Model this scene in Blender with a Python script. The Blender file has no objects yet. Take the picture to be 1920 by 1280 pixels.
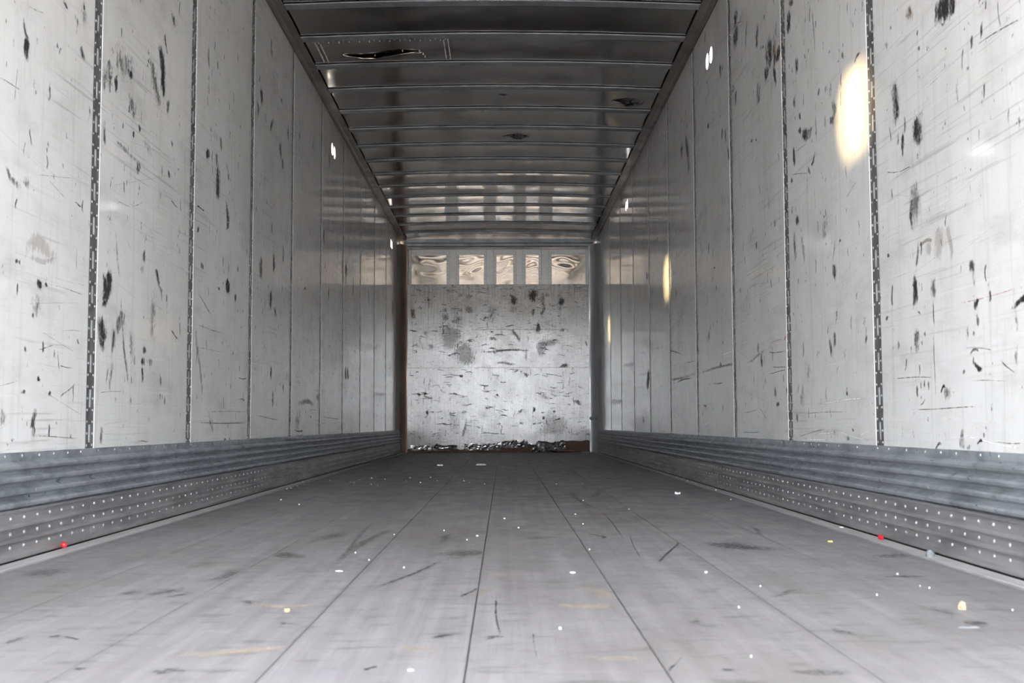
import bpy, bmesh, math, random
from mathutils import Vector, Matrix, noise

scene = bpy.context.scene
COL = scene.collection

# ------------------------------------------------------------------ camera
HW = 1.292            # half of the inside width of the trailer (m)
YB = 15.145           # where the nose wall stands
Y0 = -0.30            # the open rear end
ZT = 2.797            # top of the side wall panels
cam_d = bpy.data.cameras.new('camera')
cam = bpy.data.objects.new('camera', cam_d)
COL.objects.link(cam)
p, yw, rl = 0.0713, 0.0075, -0.0033
fwd = Vector((math.sin(yw) * math.cos(p), math.cos(yw) * math.cos(p), math.sin(p)))
rt = Vector((math.cos(yw), -math.sin(yw), 0))
up = rt.cross(fwd)
r2 = rt * math.cos(rl) + up * math.sin(rl)
u2 = up * math.cos(rl) - rt * math.sin(rl)
m3 = Matrix((r2, u2, -fwd)).transposed()
cam.matrix_world = Matrix.Translation((0.0584, 0, 0.370)) @ m3.to_4x4()
cam_d.sensor_width = 36.0
cam_d.lens = 2165.4 / 1920 * 36.0
cam_d.clip_start = 0.02
cam_d.dof.use_dof = True
cam_d.dof.focus_distance = 8.5
cam_d.dof.aperture_fstop = 9.0
scene.camera = cam

# ------------------------------------------------------------------ sky, sun, exposure
world = bpy.data.worlds.new('world')
scene.world = world
world.use_nodes = True
bg = world.node_tree.nodes['Background']
bg.inputs['Color'].default_value = (0.94, 0.96, 1.0, 1)
bg.inputs['Strength'].default_value = 5.0
sun_d = bpy.data.lights.new('sun_offscreen', 'SUN')
sun_d.energy = 18.0
sun_d.color = (1.0, 0.73, 0.36)
sun_d.angle = math.radians(6.0)
sun = bpy.data.objects.new('sun_offscreen', sun_d)
sun.location = (-60.0, 18.0, 26.0)      # low over the yard beyond the left wall
sun.rotation_euler = Vector((2.58, -0.45, -1.08)).to_track_quat('-Z', 'Y').to_euler()
COL.objects.link(sun)
scene.view_settings.view_transform = 'Standard'
scene.view_settings.look = 'None'
scene.view_settings.gamma = 1.0
scene.view_settings.use_curve_mapping = False
scene.view_settings.exposure = 2.14
scene.cycles.max_bounces = 16
scene.cycles.diffuse_bounces = 10
scene.cycles.glossy_bounces = 8
scene.cycles.transparent_max_bounces = 16

# ------------------------------------------------------------------ what is rubbed and scratched where (metres on each surface)
MARKS_L = """
3.22 1.46 3.22 1.41 0.031 9 k; 3.19 1.51 3.22 1.47 0.012 6 k; 3.40 1.38 3.38 1.34 0.014 8 k; 3.48 1.67 3.51 1.66 0.012 8 k;
3.65 1.72 3.66 1.67 0.049 5 k; 3.57 1.66 3.61 1.64 0.027 4 k; 3.63 1.57 3.66 1.55 0.024 7 k; 4.48 1.84 4.53 1.70 0.059 10 k;
4.54 1.93 4.55 1.86 0.020 8 k; 4.05 1.69 4.06 1.62 0.174 4 k; 3.91 1.61 3.89 1.53 0.050 6 k; 3.97 1.58 3.97 1.53 0.028 8 k;
4.12 1.65 4.12 1.63 0.048 8 k; 3.87 1.59 3.85 1.51 0.031 5 k; 4.36 1.75 4.46 1.64 0.064 6 k; 4.15 1.55 4.14 1.51 0.084 5 k;
4.63 2.04 4.66 2.01 0.033 6 k; 4.22 1.33 4.24 1.31 0.061 8 k; 4.23 1.48 4.24 1.46 0.020 9 k; 4.17 1.44 4.17 1.42 0.020 9 k;
4.64 1.52 4.66 1.51 0.019 9 k; 3.86 1.39 3.87 1.33 0.025 6 k; 3.72 1.41 3.72 1.38 0.016 5 k; 3.96 1.35 4.21 1.35 0.014 4 k;
4.64 1.28 4.76 1.27 0.006 9 k; 4.59 1.68 4.59 1.63 0.035 5 k; 3.11 1.07 3.19 1.03 0.019 5 k; 3.24 1.07 3.24 1.05 0.043 4 k;
3.61 1.07 3.66 1.07 0.006 8 k; 3.68 1.09 3.68 1.05 0.013 5 k; 5.21 1.62 5.23 1.59 0.051 9 k; 5.45 1.74 5.47 1.68 0.042 5 k;
5.37 1.64 5.39 1.59 0.041 5 k; 5.40 1.58 5.42 1.45 0.069 8 k; 5.58 1.64 5.62 1.58 0.032 5 k; 5.59 1.44 5.63 1.34 0.051 8 k;
5.20 2.09 5.22 2.02 0.033 5 k; 5.21 1.97 5.22 1.89 0.033 4 k; 5.38 2.08 5.37 2.06 0.029 8 k; 4.61 1.39 4.63 1.37 0.026 7 k;
4.52 1.39 4.53 1.35 0.019 5 k; 5.04 1.33 5.18 1.34 0.008 6 k; 4.31 1.43 4.38 1.41 0.038 3 k; 5.22 2.30 5.23 2.29 0.028 5 k;
3.99 1.15 4.16 1.16 0.003 4 k; 4.16 1.16 4.31 1.21 0.003 4 k; 3.16 1.37 3.15 1.26 0.005 4 k; 3.05 1.30 3.20 1.31 0.004 3 k;
3.30 1.09 3.61 1.15 0.003 3 k; 3.21 1.56 3.34 1.58 0.003 3 k; 3.90 1.18 4.91 1.46 0.003 2 w; 4.07 1.39 4.96 1.49 0.003 3 w;
5.29 2.20 6.03 2.46 0.003 3 w; 5.04 2.14 6.05 2.10 0.005 3 w; 3.19 0.83 3.19 0.82 0.020 9 k; 3.21 0.83 3.21 0.82 0.012 8 k;
3.35 0.79 3.35 0.77 0.034 10 k; 3.40 0.79 3.40 0.78 0.016 7 k; 3.33 0.74 3.34 0.70 0.051 4 k; 3.31 0.69 3.31 0.68 0.015 5 k;
3.26 0.59 3.27 0.58 0.013 8 k; 3.66 0.64 3.67 0.63 0.008 9 k; 3.36 0.51 3.36 0.50 0.015 10 k; 3.26 0.47 3.26 0.46 0.019 9 k;
3.44 0.47 3.45 0.46 0.017 9 k; 3.34 0.41 3.33 0.34 0.028 7 k; 3.13 0.41 3.13 0.38 0.028 5 k; 3.45 0.37 3.45 0.34 0.011 6 k;
3.93 0.89 3.91 0.79 0.068 9 k; 3.90 0.79 3.90 0.77 0.025 8 k; 3.87 0.72 3.89 0.64 0.065 10 k; 4.08 0.77 4.03 0.70 0.041 6 k;
4.00 0.69 3.99 0.62 0.036 6 k; 3.98 0.59 3.98 0.49 0.022 3 k; 3.99 1.04 4.05 0.89 0.015 4 k; 4.06 0.80 4.17 0.51 0.019 5 k;
4.19 0.47 4.20 0.44 0.016 4 k; 4.31 1.02 4.33 0.99 0.041 7 k; 4.29 0.96 4.30 0.94 0.034 5 k; 4.46 0.96 4.54 0.91 0.025 7 k;
4.44 0.87 4.44 0.73 0.068 3 k; 4.19 0.71 4.21 0.61 0.050 3 k; 4.33 0.62 4.33 0.60 0.034 10 k; 4.41 0.62 4.41 0.60 0.067 4 k;
4.33 0.58 4.32 0.54 0.024 7 k; 4.33 0.66 4.35 0.64 0.028 6 k; 4.54 0.57 4.56 0.53 0.026 5 k; 4.68 0.75 4.79 0.73 0.010 5 k;
3.90 0.36 3.90 0.31 0.024 7 k; 4.29 0.31 4.41 0.31 0.004 9 k; 5.63 1.08 5.64 1.02 0.066 9 k; 5.15 1.09 5.15 1.07 0.043 9 k;
5.80 1.02 5.81 1.00 0.047 9 k; 5.46 1.02 5.46 1.01 0.028 8 k; 5.07 1.24 5.08 1.23 0.027 8 k; 5.61 1.35 5.62 1.33 0.050 8 k;
5.85 1.17 5.84 1.15 0.023 7 k; 5.03 0.81 5.57 0.81 0.004 5 k; 5.07 0.79 5.18 0.50 0.026 5 k; 5.31 0.43 5.38 0.33 0.021 4 k;
5.11 0.38 6.11 0.38 0.004 9 k; 5.89 0.61 6.09 0.61 0.006 8 k; 5.92 0.50 6.05 0.50 0.006 8 k; 5.08 0.95 5.33 0.88 0.008 4 k;
5.61 0.30 5.65 0.29 0.011 9 k; 5.71 0.30 5.75 0.29 0.011 9 k; 3.26 0.87 3.45 0.89 0.047 4 t; 3.27 0.84 3.45 0.87 0.016 3 t;
3.52 0.45 3.64 0.50 0.006 5 k; 3.33 0.34 3.69 0.33 0.003 4 k; 3.85 0.88 4.09 0.91 0.003 5 w; 3.89 0.60 4.01 0.61 0.003 4 w;
4.37 1.11 4.79 1.08 0.004 5 w; 3.90 0.37 4.20 0.39 0.004 5 w; 3.91 0.34 4.31 0.34 0.004 5 w; 4.14 0.45 4.32 0.45 0.003 5 w;
4.72 0.45 4.93 0.45 0.004 5 w; 4.10 1.05 4.18 0.99 0.004 4 w; 4.38 1.00 4.49 0.99 0.003 4 w; 5.60 0.33 5.71 0.32 0.005 4 w;
3.85 0.48 4.14 0.49 0.003 3 k; 3.46 0.79 3.71 0.79 0.003 4 k; 3.35 0.59 3.47 0.61 0.003 4 k; 3.52 0.55 3.62 0.55 0.003 6 k;
3.50 0.60 3.52 0.53 0.007 3 k; 3.52 0.66 3.69 0.67 0.003 3 k; 5.06 0.71 5.58 0.72 0.003 4 k; 5.26 0.43 6.19 0.44 0.004 4 k;
5.07 0.63 6.13 0.65 0.003 3 w; 6.69 1.14 6.67 1.06 0.045 8 k; 6.68 1.54 6.70 1.48 0.035 7 k; 6.75 1.37 6.77 1.28 0.059 7 k;
7.04 1.45 7.04 1.37 0.045 6 k; 6.71 0.70 6.71 0.64 0.045 8 k; 6.77 0.55 6.78 0.48 0.040 6 k; 7.08 0.62 7.08 0.58 0.039 6 k;
8.89 1.42 8.89 1.34 0.061 7 k; 9.86 0.84 9.91 0.77 0.073 8 k; 10.01 0.85 10.04 0.77 0.073 8 k; 9.86 1.73 9.86 1.65 0.101 7 b;
7.57 0.52 8.29 0.51 0.031 4 k; 8.33 0.55 8.47 0.61 0.038 4 k; 6.40 1.29 6.41 1.19 0.074 6 b; 8.64 1.82 8.64 1.73 0.068 6 k;
10.33 1.67 10.33 1.54 0.069 6 k; 14.00 1.88 14.01 1.68 0.127 6 k; 6.30 0.84 7.24 0.82 0.006 5 w; 6.32 0.42 7.00 0.40 0.005 6 k;
7.47 0.34 7.85 0.32 0.011 5 k; 7.57 0.43 7.62 0.36 0.126 4 b; 8.62 0.43 9.56 0.41 0.006 5 k; 11.48 1.69 11.58 1.60 0.100 4 g;
7.79 1.29 7.87 1.29 0.015 6 k; 6.81 1.06 6.81 1.02 0.036 6 k; 7.54 0.30 7.85 0.30 0.005 6 k; 6.33 0.31 6.54 0.34 0.008 4 w;
6.36 2.24 6.37 2.17 0.073 8 k; 6.61 2.60 6.63 2.52 0.048 6 k; 6.26 2.13 6.28 2.08 0.049 6 k; 6.68 2.15 6.62 2.08 0.037 6 k;
6.91 2.07 6.92 2.00 0.060 8 k; 7.16 2.23 7.17 2.17 0.046 6 k; 6.95 2.35 6.95 2.33 0.085 4 k; 7.00 1.99 7.00 1.93 0.068 5 k;
7.56 2.31 7.57 2.26 0.041 5 k; 8.12 2.38 8.09 2.32 0.038 5 k; 8.87 2.47 8.88 2.38 0.041 5 k; 6.74 2.85 6.75 2.81 0.034 4 k
"""
MARKS_R = """
3.13 1.56 3.17 1.50 0.092 10 k; 3.08 1.54 3.09 1.49 0.039 9 k; 3.40 1.62 3.43 1.59 0.046 6 b; 4.85 2.13 4.85 2.06 0.072 8 k;
4.81 2.17 4.82 2.15 0.064 6 k; 5.06 2.04 5.05 2.00 0.080 9 k; 5.21 2.13 5.22 2.03 0.087 8 k; 5.12 2.12 5.13 1.98 0.055 6 b;
5.15 1.98 5.11 1.90 0.040 9 k; 4.74 1.89 4.74 1.84 0.034 8 k; 4.26 1.77 4.26 1.76 0.024 7 k; 4.09 1.71 4.10 1.69 0.027 6 k;
3.90 1.65 3.95 1.63 0.011 7 k; 3.62 1.59 3.62 1.57 0.024 5 k; 3.56 1.43 3.55 1.32 0.053 8 k; 3.37 1.27 3.37 1.20 0.066 9 k;
3.48 1.30 3.48 1.26 0.019 6 k; 3.50 1.25 3.50 1.20 0.022 8 k; 3.41 1.07 3.42 0.97 0.066 5 k; 3.44 1.04 3.44 0.97 0.021 8 k;
2.90 1.39 2.90 1.36 0.013 8 k; 2.96 1.38 2.97 1.35 0.014 6 k; 4.23 1.56 4.21 1.51 0.041 5 k; 4.24 1.51 4.25 1.49 0.043 9 k;
4.32 1.65 4.32 1.63 0.029 6 k; 4.41 1.67 4.42 1.65 0.019 6 k; 4.25 1.64 4.26 1.60 0.024 6 k; 4.70 1.65 4.71 1.63 0.040 7 k;
4.71 1.59 4.71 1.57 0.037 7 k; 4.63 1.56 4.64 1.53 0.078 9 k; 4.57 1.55 4.57 1.52 0.068 4 k; 4.82 1.52 4.80 1.46 0.032 9 k;
4.49 1.43 4.54 1.40 0.018 8 k; 4.58 1.39 4.59 1.38 0.038 9 k; 4.86 1.43 4.57 1.37 0.003 6 k; 4.86 1.41 4.86 1.39 0.030 6 k;
4.78 1.74 4.79 1.70 0.036 5 k; 4.34 1.54 4.34 1.50 0.024 4 k; 4.46 1.64 4.47 1.47 0.015 4 k; 3.65 1.17 3.54 1.15 0.003 7 k;
3.54 1.15 3.43 1.14 0.003 7 k; 3.06 1.30 3.07 1.24 0.012 6 k; 2.76 1.13 2.76 1.10 0.007 6 k; 2.80 1.42 2.79 1.35 0.007 3 k;
2.95 1.35 2.67 1.33 0.004 4 k; 3.34 1.34 3.04 1.35 0.003 3 k; 3.35 1.53 3.35 1.52 0.011 6 k; 3.34 1.48 3.34 1.47 0.012 8 k;
4.78 1.23 4.78 1.20 0.047 8 k; 5.17 1.28 5.18 1.26 0.034 7 k; 4.37 1.14 4.37 1.12 0.049 4 k; 3.85 1.81 3.86 1.78 0.016 6 k;
3.96 1.77 3.97 1.76 0.030 4 k; 3.02 1.37 3.03 1.31 0.010 3 k; 3.01 1.01 3.00 0.98 0.005 4 k; 4.12 1.90 4.11 1.85 0.009 4 k;
4.48 2.05 4.46 1.80 0.012 4 k; 4.50 1.29 4.51 1.20 0.013 3 k; 4.80 1.51 4.60 1.50 0.003 4 k; 4.09 1.18 3.96 1.21 0.005 4 k;
3.46 1.35 3.31 1.35 0.003 4 w; 3.69 1.34 3.52 1.34 0.003 4 w; 3.27 0.97 2.93 1.01 0.003 3 w; 3.40 0.91 3.41 0.82 0.015 6 k;
3.43 0.80 3.43 0.73 0.042 9 k; 3.23 0.91 3.23 0.84 0.060 4 t; 3.31 0.89 3.31 0.86 0.035 5 t; 3.15 0.91 3.15 0.83 0.026 5 t;
3.38 0.90 3.28 0.89 0.011 4 t; 3.28 0.77 3.29 0.73 0.033 5 k; 3.29 0.72 3.28 0.64 0.007 7 k; 3.29 0.62 3.29 0.43 0.005 9 k;
4.25 0.95 4.27 0.92 0.045 9 k; 4.18 1.04 4.18 1.03 0.018 8 k; 3.66 0.91 3.66 0.90 0.017 9 k; 3.63 0.90 3.63 0.90 0.010 8 k;
3.00 0.79 3.01 0.77 0.030 7 k; 3.00 0.76 3.00 0.73 0.014 5 k; 2.99 0.69 2.99 0.67 0.027 9 k; 2.90 0.70 2.90 0.68 0.011 8 k;
2.98 0.65 2.98 0.62 0.014 5 k; 3.01 0.61 3.01 0.60 0.014 7 k; 2.79 0.65 2.67 0.66 0.013 10 k; 2.76 0.70 2.76 0.59 0.012 4 k;
3.43 0.64 3.42 0.59 0.035 6 k; 3.59 0.62 3.59 0.60 0.016 5 k; 4.27 0.70 4.28 0.66 0.032 7 k; 4.34 0.68 4.32 0.62 0.030 6 k;
4.36 0.73 4.37 0.71 0.017 6 k; 3.91 0.66 3.90 0.65 0.023 9 k; 3.69 0.71 3.69 0.70 0.024 7 k; 3.02 0.52 2.96 0.51 0.012 8 k;
3.04 0.55 2.98 0.56 0.011 3 k; 3.08 0.51 3.08 0.50 0.017 8 k; 3.25 0.46 3.22 0.47 0.009 9 k; 3.20 0.46 3.20 0.44 0.046 4 k;
4.72 0.70 4.74 0.64 0.022 4 k; 4.75 0.53 4.78 0.45 0.058 4 b; 4.66 0.62 4.67 0.55 0.098 3 b; 4.14 0.48 4.14 0.47 0.022 9 k;
5.19 0.46 5.19 0.45 0.046 9 k; 4.08 0.35 4.08 0.34 0.025 8 k; 4.14 0.32 4.14 0.31 0.039 7 k; 5.24 0.53 5.23 0.49 0.034 6 k;
5.01 0.52 5.02 0.50 0.022 7 k; 4.85 0.41 4.86 0.38 0.033 7 k; 3.01 0.32 2.98 0.32 0.009 9 k; 3.06 0.31 3.06 0.30 0.026 7 k;
3.11 0.34 3.11 0.30 0.032 5 k; 3.26 0.31 3.30 0.30 0.010 6 k; 4.83 1.17 4.83 1.06 0.042 6 k; 4.70 1.14 4.70 1.03 0.028 4 k;
4.38 1.13 4.38 1.08 0.044 4 k; 4.52 1.01 4.51 0.96 0.015 5 k; 4.25 1.05 4.27 0.97 0.012 5 k; 3.52 0.56 3.53 0.53 0.011 5 k;
3.41 0.54 3.41 0.51 0.010 6 k; 4.86 0.79 3.87 0.78 0.004 6 w; 4.89 0.43 4.55 0.43 0.004 6 w; 4.55 0.45 3.90 0.45 0.009 6 w;
4.13 0.92 4.04 0.90 0.004 6 w; 4.04 0.90 3.93 0.88 0.003 6 w; 3.73 0.34 3.45 0.33 0.003 6 w; 3.45 0.33 3.27 0.31 0.003 5 w;
3.27 0.31 3.10 0.33 0.004 6 w; 3.10 0.33 2.74 0.31 0.006 8 w; 3.06 0.57 2.87 0.56 0.004 6 w; 3.32 0.53 3.25 0.52 0.003 7 w;
3.25 0.52 3.17 0.57 0.003 7 w; 3.72 0.38 3.30 0.38 0.003 6 w; 4.59 0.59 4.22 0.60 0.003 5 w; 4.22 0.60 3.89 0.63 0.003 5 w;
4.17 0.37 4.03 0.37 0.004 7 w; 4.59 0.32 4.29 0.34 0.006 7 w; 4.29 0.34 3.91 0.31 0.005 8 w; 4.03 0.32 3.83 0.36 0.005 7 w;
4.75 0.31 4.39 0.30 0.007 7 w; 4.30 0.72 3.96 0.73 0.003 5 w; 5.05 0.74 4.97 0.76 0.012 8 r; 5.29 0.74 5.08 0.74 0.004 4 r;
5.36 0.79 4.99 0.77 0.004 6 w; 3.10 0.69 2.71 0.69 0.003 2 r; 3.49 0.41 2.97 0.41 0.003 5 k; 4.74 0.41 4.11 0.41 0.003 5 k;
4.87 0.31 4.41 0.35 0.003 5 k; 3.64 0.51 3.29 0.50 0.003 4 k; 3.41 0.42 3.37 0.44 0.005 4 k; 3.04 0.48 2.79 0.47 0.003 3 k;
3.41 0.70 3.39 0.69 0.008 4 k; 2.86 0.53 2.76 0.48 0.005 4 k; 3.05 0.57 2.88 0.55 0.003 4 k; 5.30 0.63 5.00 0.61 0.004 6 k;
5.37 0.60 5.00 0.60 0.004 5 k; 5.37 0.70 5.02 0.68 0.005 5 k; 3.21 0.38 2.87 0.37 0.003 7 w; 3.15 0.39 2.92 0.35 0.003 5 w;
2.89 0.32 2.74 0.32 0.003 5 k; 9.84 0.79 9.82 0.70 0.186 9 k; 5.57 1.25 5.57 1.22 0.031 8 k; 6.68 1.28 6.68 1.27 0.038 8 k;
6.63 1.16 6.64 1.15 0.038 8 k; 6.90 0.92 6.92 0.87 0.032 6 k; 6.55 0.72 6.55 0.69 0.035 8 k; 7.14 0.48 7.00 0.48 0.012 6 k;
10.20 0.42 10.21 0.38 0.087 8 k; 5.57 0.75 5.57 0.71 0.026 7 k; 5.50 0.70 5.50 0.64 0.034 8 k; 6.85 1.44 6.86 1.39 0.047 7 k;
9.83 1.65 9.84 1.61 0.110 8 k; 9.33 0.70 7.39 0.69 0.018 4 k; 7.39 0.69 5.81 0.68 0.014 4 k; 5.81 0.68 5.37 0.71 0.013 4 k;
8.25 0.66 7.55 0.67 0.010 5 k; 6.83 0.60 6.45 0.60 0.007 5 k; 5.99 0.32 5.57 0.33 0.005 8 g; 5.93 0.42 5.56 0.44 0.004 5 k;
5.56 0.44 5.41 0.39 0.006 5 k; 5.99 0.89 5.75 0.87 0.004 6 w; 5.99 0.84 5.80 0.82 0.004 6 w; 6.50 0.76 6.16 0.75 0.007 6 w;
6.50 0.74 6.16 0.73 0.005 6 w; 5.70 0.81 5.36 0.79 0.004 5 w; 7.19 0.36 6.84 0.38 0.006 6 w; 8.19 1.32 8.18 1.27 0.043 5 k;
11.26 1.48 11.26 1.46 0.090 6 k; 7.79 0.78 7.38 0.77 0.005 5 k; 5.97 1.07 5.96 1.05 0.021 6 k; 9.16 1.87 9.14 1.82 0.052 4 k;
8.84 0.95 7.87 0.83 0.008 3 k; 5.97 2.54 5.96 2.47 0.082 7 k; 5.96 2.44 5.96 2.37 0.115 8 k; 5.66 2.40 5.75 2.27 0.025 6 k;
5.46 2.28 5.47 2.20 0.048 7 k; 5.34 2.15 5.34 2.14 0.039 6 k; 6.40 2.39 6.41 2.33 0.049 7 k; 6.34 2.37 6.33 2.35 0.051 6 k;
6.05 2.17 6.07 2.14 0.047 6 k; 5.99 2.12 6.00 2.06 0.049 7 k; 6.44 2.11 6.44 2.10 0.032 6 k; 6.82 2.16 6.82 2.14 0.054 7 k;
6.39 2.02 6.38 1.97 0.046 6 k; 6.29 1.99 6.29 1.93 0.037 6 k; 7.65 2.29 7.59 2.14 0.084 8 k; 7.83 2.28 7.84 2.20 0.084 6 k;
5.63 1.77 5.63 1.76 0.031 8 k; 5.53 1.75 5.53 1.74 0.030 8 k; 6.23 1.87 6.19 1.80 0.037 8 k; 7.55 2.11 7.55 2.04 0.074 6 k;
5.45 2.01 5.47 1.91 0.071 5 k; 5.28 2.10 5.27 2.05 0.050 6 k; 5.29 2.02 5.29 1.97 0.074 8 k; 6.86 2.74 6.89 2.69 0.028 5 k;
6.73 2.70 6.25 2.54 0.003 5 w; 6.13 2.11 5.72 2.13 0.005 4 w; 7.15 2.18 6.69 2.18 0.004 4 w; 5.91 2.17 5.36 2.13 0.004 4 w;
8.34 2.62 8.34 2.56 0.034 5 k; 6.10 2.52 5.76 2.42 0.004 4 k
"""
MARKS_B = """
0.45 2.12 0.45 1.99 0.103 9 k; 0.19 2.05 0.19 1.94 0.082 8 k; 0.18 1.91 0.19 1.84 0.057 4 k; 0.58 2.07 0.58 1.95 0.059 5 k;
0.61 2.06 0.66 2.06 0.050 5 k; 0.83 2.01 0.82 1.93 0.064 9 k; 0.80 1.90 0.80 1.86 0.034 5 k; 0.45 1.87 0.45 1.79 0.037 7 k;
0.58 1.93 0.58 1.77 0.041 6 k; 0.68 1.92 0.73 1.92 0.032 5 k; -0.43 1.88 -0.35 1.85 0.069 6 k; -0.71 1.89 -0.71 1.84 0.064 6 k;
-0.70 1.81 -0.70 1.73 0.080 6 k; -0.61 1.74 -0.49 1.74 0.078 5 k; -0.50 1.89 -0.50 1.83 0.069 4 k; -0.08 1.91 -0.08 1.81 0.137 3 k;
-0.43 2.04 -0.35 2.04 0.046 4 k; -0.21 1.93 -0.16 1.93 0.027 5 k; 0.51 1.68 0.51 1.58 0.064 8 k; 0.64 1.65 0.77 1.65 0.023 4 k;
0.80 1.59 0.89 1.61 0.032 4 k; 0.20 1.61 0.25 1.45 0.037 7 k; 0.86 1.15 0.85 1.07 0.096 7 k; -0.24 1.32 0.40 1.33 0.025 7 k;
0.36 1.32 0.36 1.20 0.041 4 k; -0.09 1.53 0.10 1.53 0.021 6 k; -0.12 1.49 -0.04 1.48 0.050 6 b; -1.13 1.42 -1.06 1.42 0.018 6 k;
-0.97 1.58 -0.95 1.54 0.037 6 k; -0.90 1.41 -0.90 1.35 0.057 4 k; -1.14 1.87 -1.11 1.76 0.055 7 b; -0.93 2.05 -0.93 1.84 0.027 4 k;
-0.66 1.01 -0.47 1.01 0.018 6 b; -0.51 1.00 -0.47 1.00 0.041 7 k; 0.34 1.02 0.38 1.00 0.046 7 k; -0.04 1.16 0.21 1.16 0.027 6 k;
0.99 0.67 1.07 0.63 0.046 6 k; 0.46 0.58 0.46 0.53 0.027 9 k; 0.26 0.53 0.30 0.54 0.032 7 k; -0.95 0.54 -0.93 0.51 0.032 8 k;
-1.06 0.77 -1.03 0.75 0.032 9 k; -0.66 0.76 -0.50 0.76 0.014 9 k; -1.15 0.76 -0.93 0.76 0.009 8 k; -0.45 0.40 -0.45 0.17 0.032 6 k;
-0.24 0.25 0.01 0.25 0.011 8 k; 0.58 0.47 0.58 0.43 0.027 8 k; -0.18 0.58 -0.13 0.58 0.041 4 k; -0.04 0.75 -0.01 0.75 0.023 8 k;
0.27 0.38 0.31 0.38 0.027 6 k; -0.60 0.49 -0.59 0.28 0.137 3 k; -0.91 0.97 -0.91 0.81 0.018 5 k; -0.65 1.63 -0.63 1.38 0.206 4 d;
-0.52 1.38 -0.36 1.19 0.183 4 d; 0.51 1.38 0.60 1.38 0.160 4 d; 0.58 1.42 0.73 1.42 0.069 4 d; 0.69 0.46 0.70 0.21 0.297 2 d;
-1.02 1.97 -0.95 1.97 0.014 5 k; -0.66 1.61 1.13 1.60 0.007 5 k; -1.16 0.13 -0.75 0.13 0.014 6 k; -0.75 0.14 -0.34 0.12 0.027 5 k;
0.03 0.15 0.30 0.15 0.032 5 k; 0.53 0.75 0.64 0.70 0.069 3 b; -1.00 2.10 -0.89 2.10 0.018 4 k; -1.16 1.38 -1.06 1.40 0.014 7 k;
-0.40 1.45 -0.35 1.45 0.014 7 k; -0.24 1.40 -0.15 1.41 0.011 7 k; 0.70 1.47 0.77 1.47 0.011 6 k; -0.31 1.50 -0.27 1.53 0.011 7 k;
-0.20 0.90 -0.19 0.81 0.014 5 k; -0.29 1.70 -0.26 1.68 0.018 5 k; -0.77 0.83 -0.74 0.80 0.018 6 k; 0.14 1.08 0.26 1.08 0.011 6 k;
0.58 1.03 0.85 0.98 0.011 5 k; 1.13 1.47 1.15 1.38 0.018 7 k; 1.00 1.98 1.03 1.95 0.018 6 k; -0.75 0.38 -0.68 0.38 0.011 6 k;
-0.98 0.79 -0.96 0.72 0.014 5 k; 0.71 0.54 0.73 0.52 0.023 9 k; -0.06 0.56 0.07 0.52 0.011 4 k
"""
MARKS_F = """
-0.46 2.42 -0.33 2.39 0.033 5 o; -0.46 1.92 -0.29 1.93 0.040 5 o; 0.18 2.39 0.28 2.37 0.048 5 o; 0.24 2.66 0.27 2.46 0.044 3 o;
-0.02 2.58 0.02 2.57 0.103 3 o; -0.10 1.92 -0.06 1.95 0.059 3 o; 0.20 1.86 0.27 1.85 0.025 4 o; 0.04 2.90 0.08 2.85 0.056 2 o;
0.74 3.61 0.80 3.42 0.123 5 k; -0.10 3.38 -0.00 3.31 0.149 4 k; -0.30 3.19 -0.31 3.17 0.064 3 k; -0.60 3.38 -0.52 3.27 0.073 4 k;
0.04 2.50 0.05 2.04 0.005 5 k; 0.03 2.05 0.05 2.04 0.037 5 k; -0.23 2.63 -0.11 3.19 0.013 5 k; -0.41 2.92 -0.34 4.17 0.028 3 k;
-0.40 3.08 -0.43 4.52 0.015 3 k; 0.11 2.12 0.11 1.83 0.003 2 k; -0.64 2.78 -0.63 2.98 0.042 3 k; -0.65 2.60 -0.65 2.52 0.021 4 k;
-0.71 2.56 -0.68 2.65 0.042 4 k; -0.78 2.57 -0.76 2.62 0.040 4 k; -0.79 2.01 -0.78 2.06 0.018 4 k; -0.73 2.06 -0.73 2.08 0.018 6 k;
-1.10 2.89 -1.09 3.01 0.081 3 k; -0.71 2.07 -0.68 2.03 0.008 5 k; -0.04 2.07 -0.06 2.03 0.019 5 k; -0.14 1.80 -0.15 1.78 0.011 5 k;
1.02 2.82 1.02 2.80 0.085 5 k; 1.13 3.27 1.16 3.23 0.114 4 k; 0.72 2.60 0.62 2.49 0.018 3 k; 0.94 4.22 0.91 3.73 0.017 4 k;
0.63 3.75 0.46 3.05 0.009 4 k; 0.48 3.93 0.43 3.17 0.005 4 k; 0.45 3.75 0.47 4.88 0.007 3 k; 0.28 1.68 0.34 1.87 0.005 3 k;
0.42 2.22 0.42 2.16 0.014 3 k; 0.65 2.10 0.67 2.05 0.025 4 k; 0.50 1.75 0.56 1.74 0.030 4 k; 0.39 1.77 0.40 1.76 0.013 5 k;
0.00 2.67 -0.03 2.50 0.011 3 k; -0.44 1.79 -0.46 1.76 0.030 4 k; -0.59 1.79 -0.58 1.80 0.020 5 k; -0.35 2.18 -0.34 2.19 0.037 5 k;
0.92 2.18 0.93 2.14 0.044 5 k; 0.91 2.34 0.92 2.24 0.036 3 k; -0.54 3.79 -0.49 3.97 0.065 3 k; -0.48 2.44 -0.46 2.46 0.054 4 k;
0.14 3.77 0.22 3.80 0.081 3 k; -0.15 3.61 -0.11 3.96 0.025 3 k; 0.36 3.94 0.38 3.76 0.020 4 k; 0.40 6.44 0.47 4.88 0.026 3 k;
0.47 5.75 0.60 6.42 0.037 3 k
"""
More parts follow.
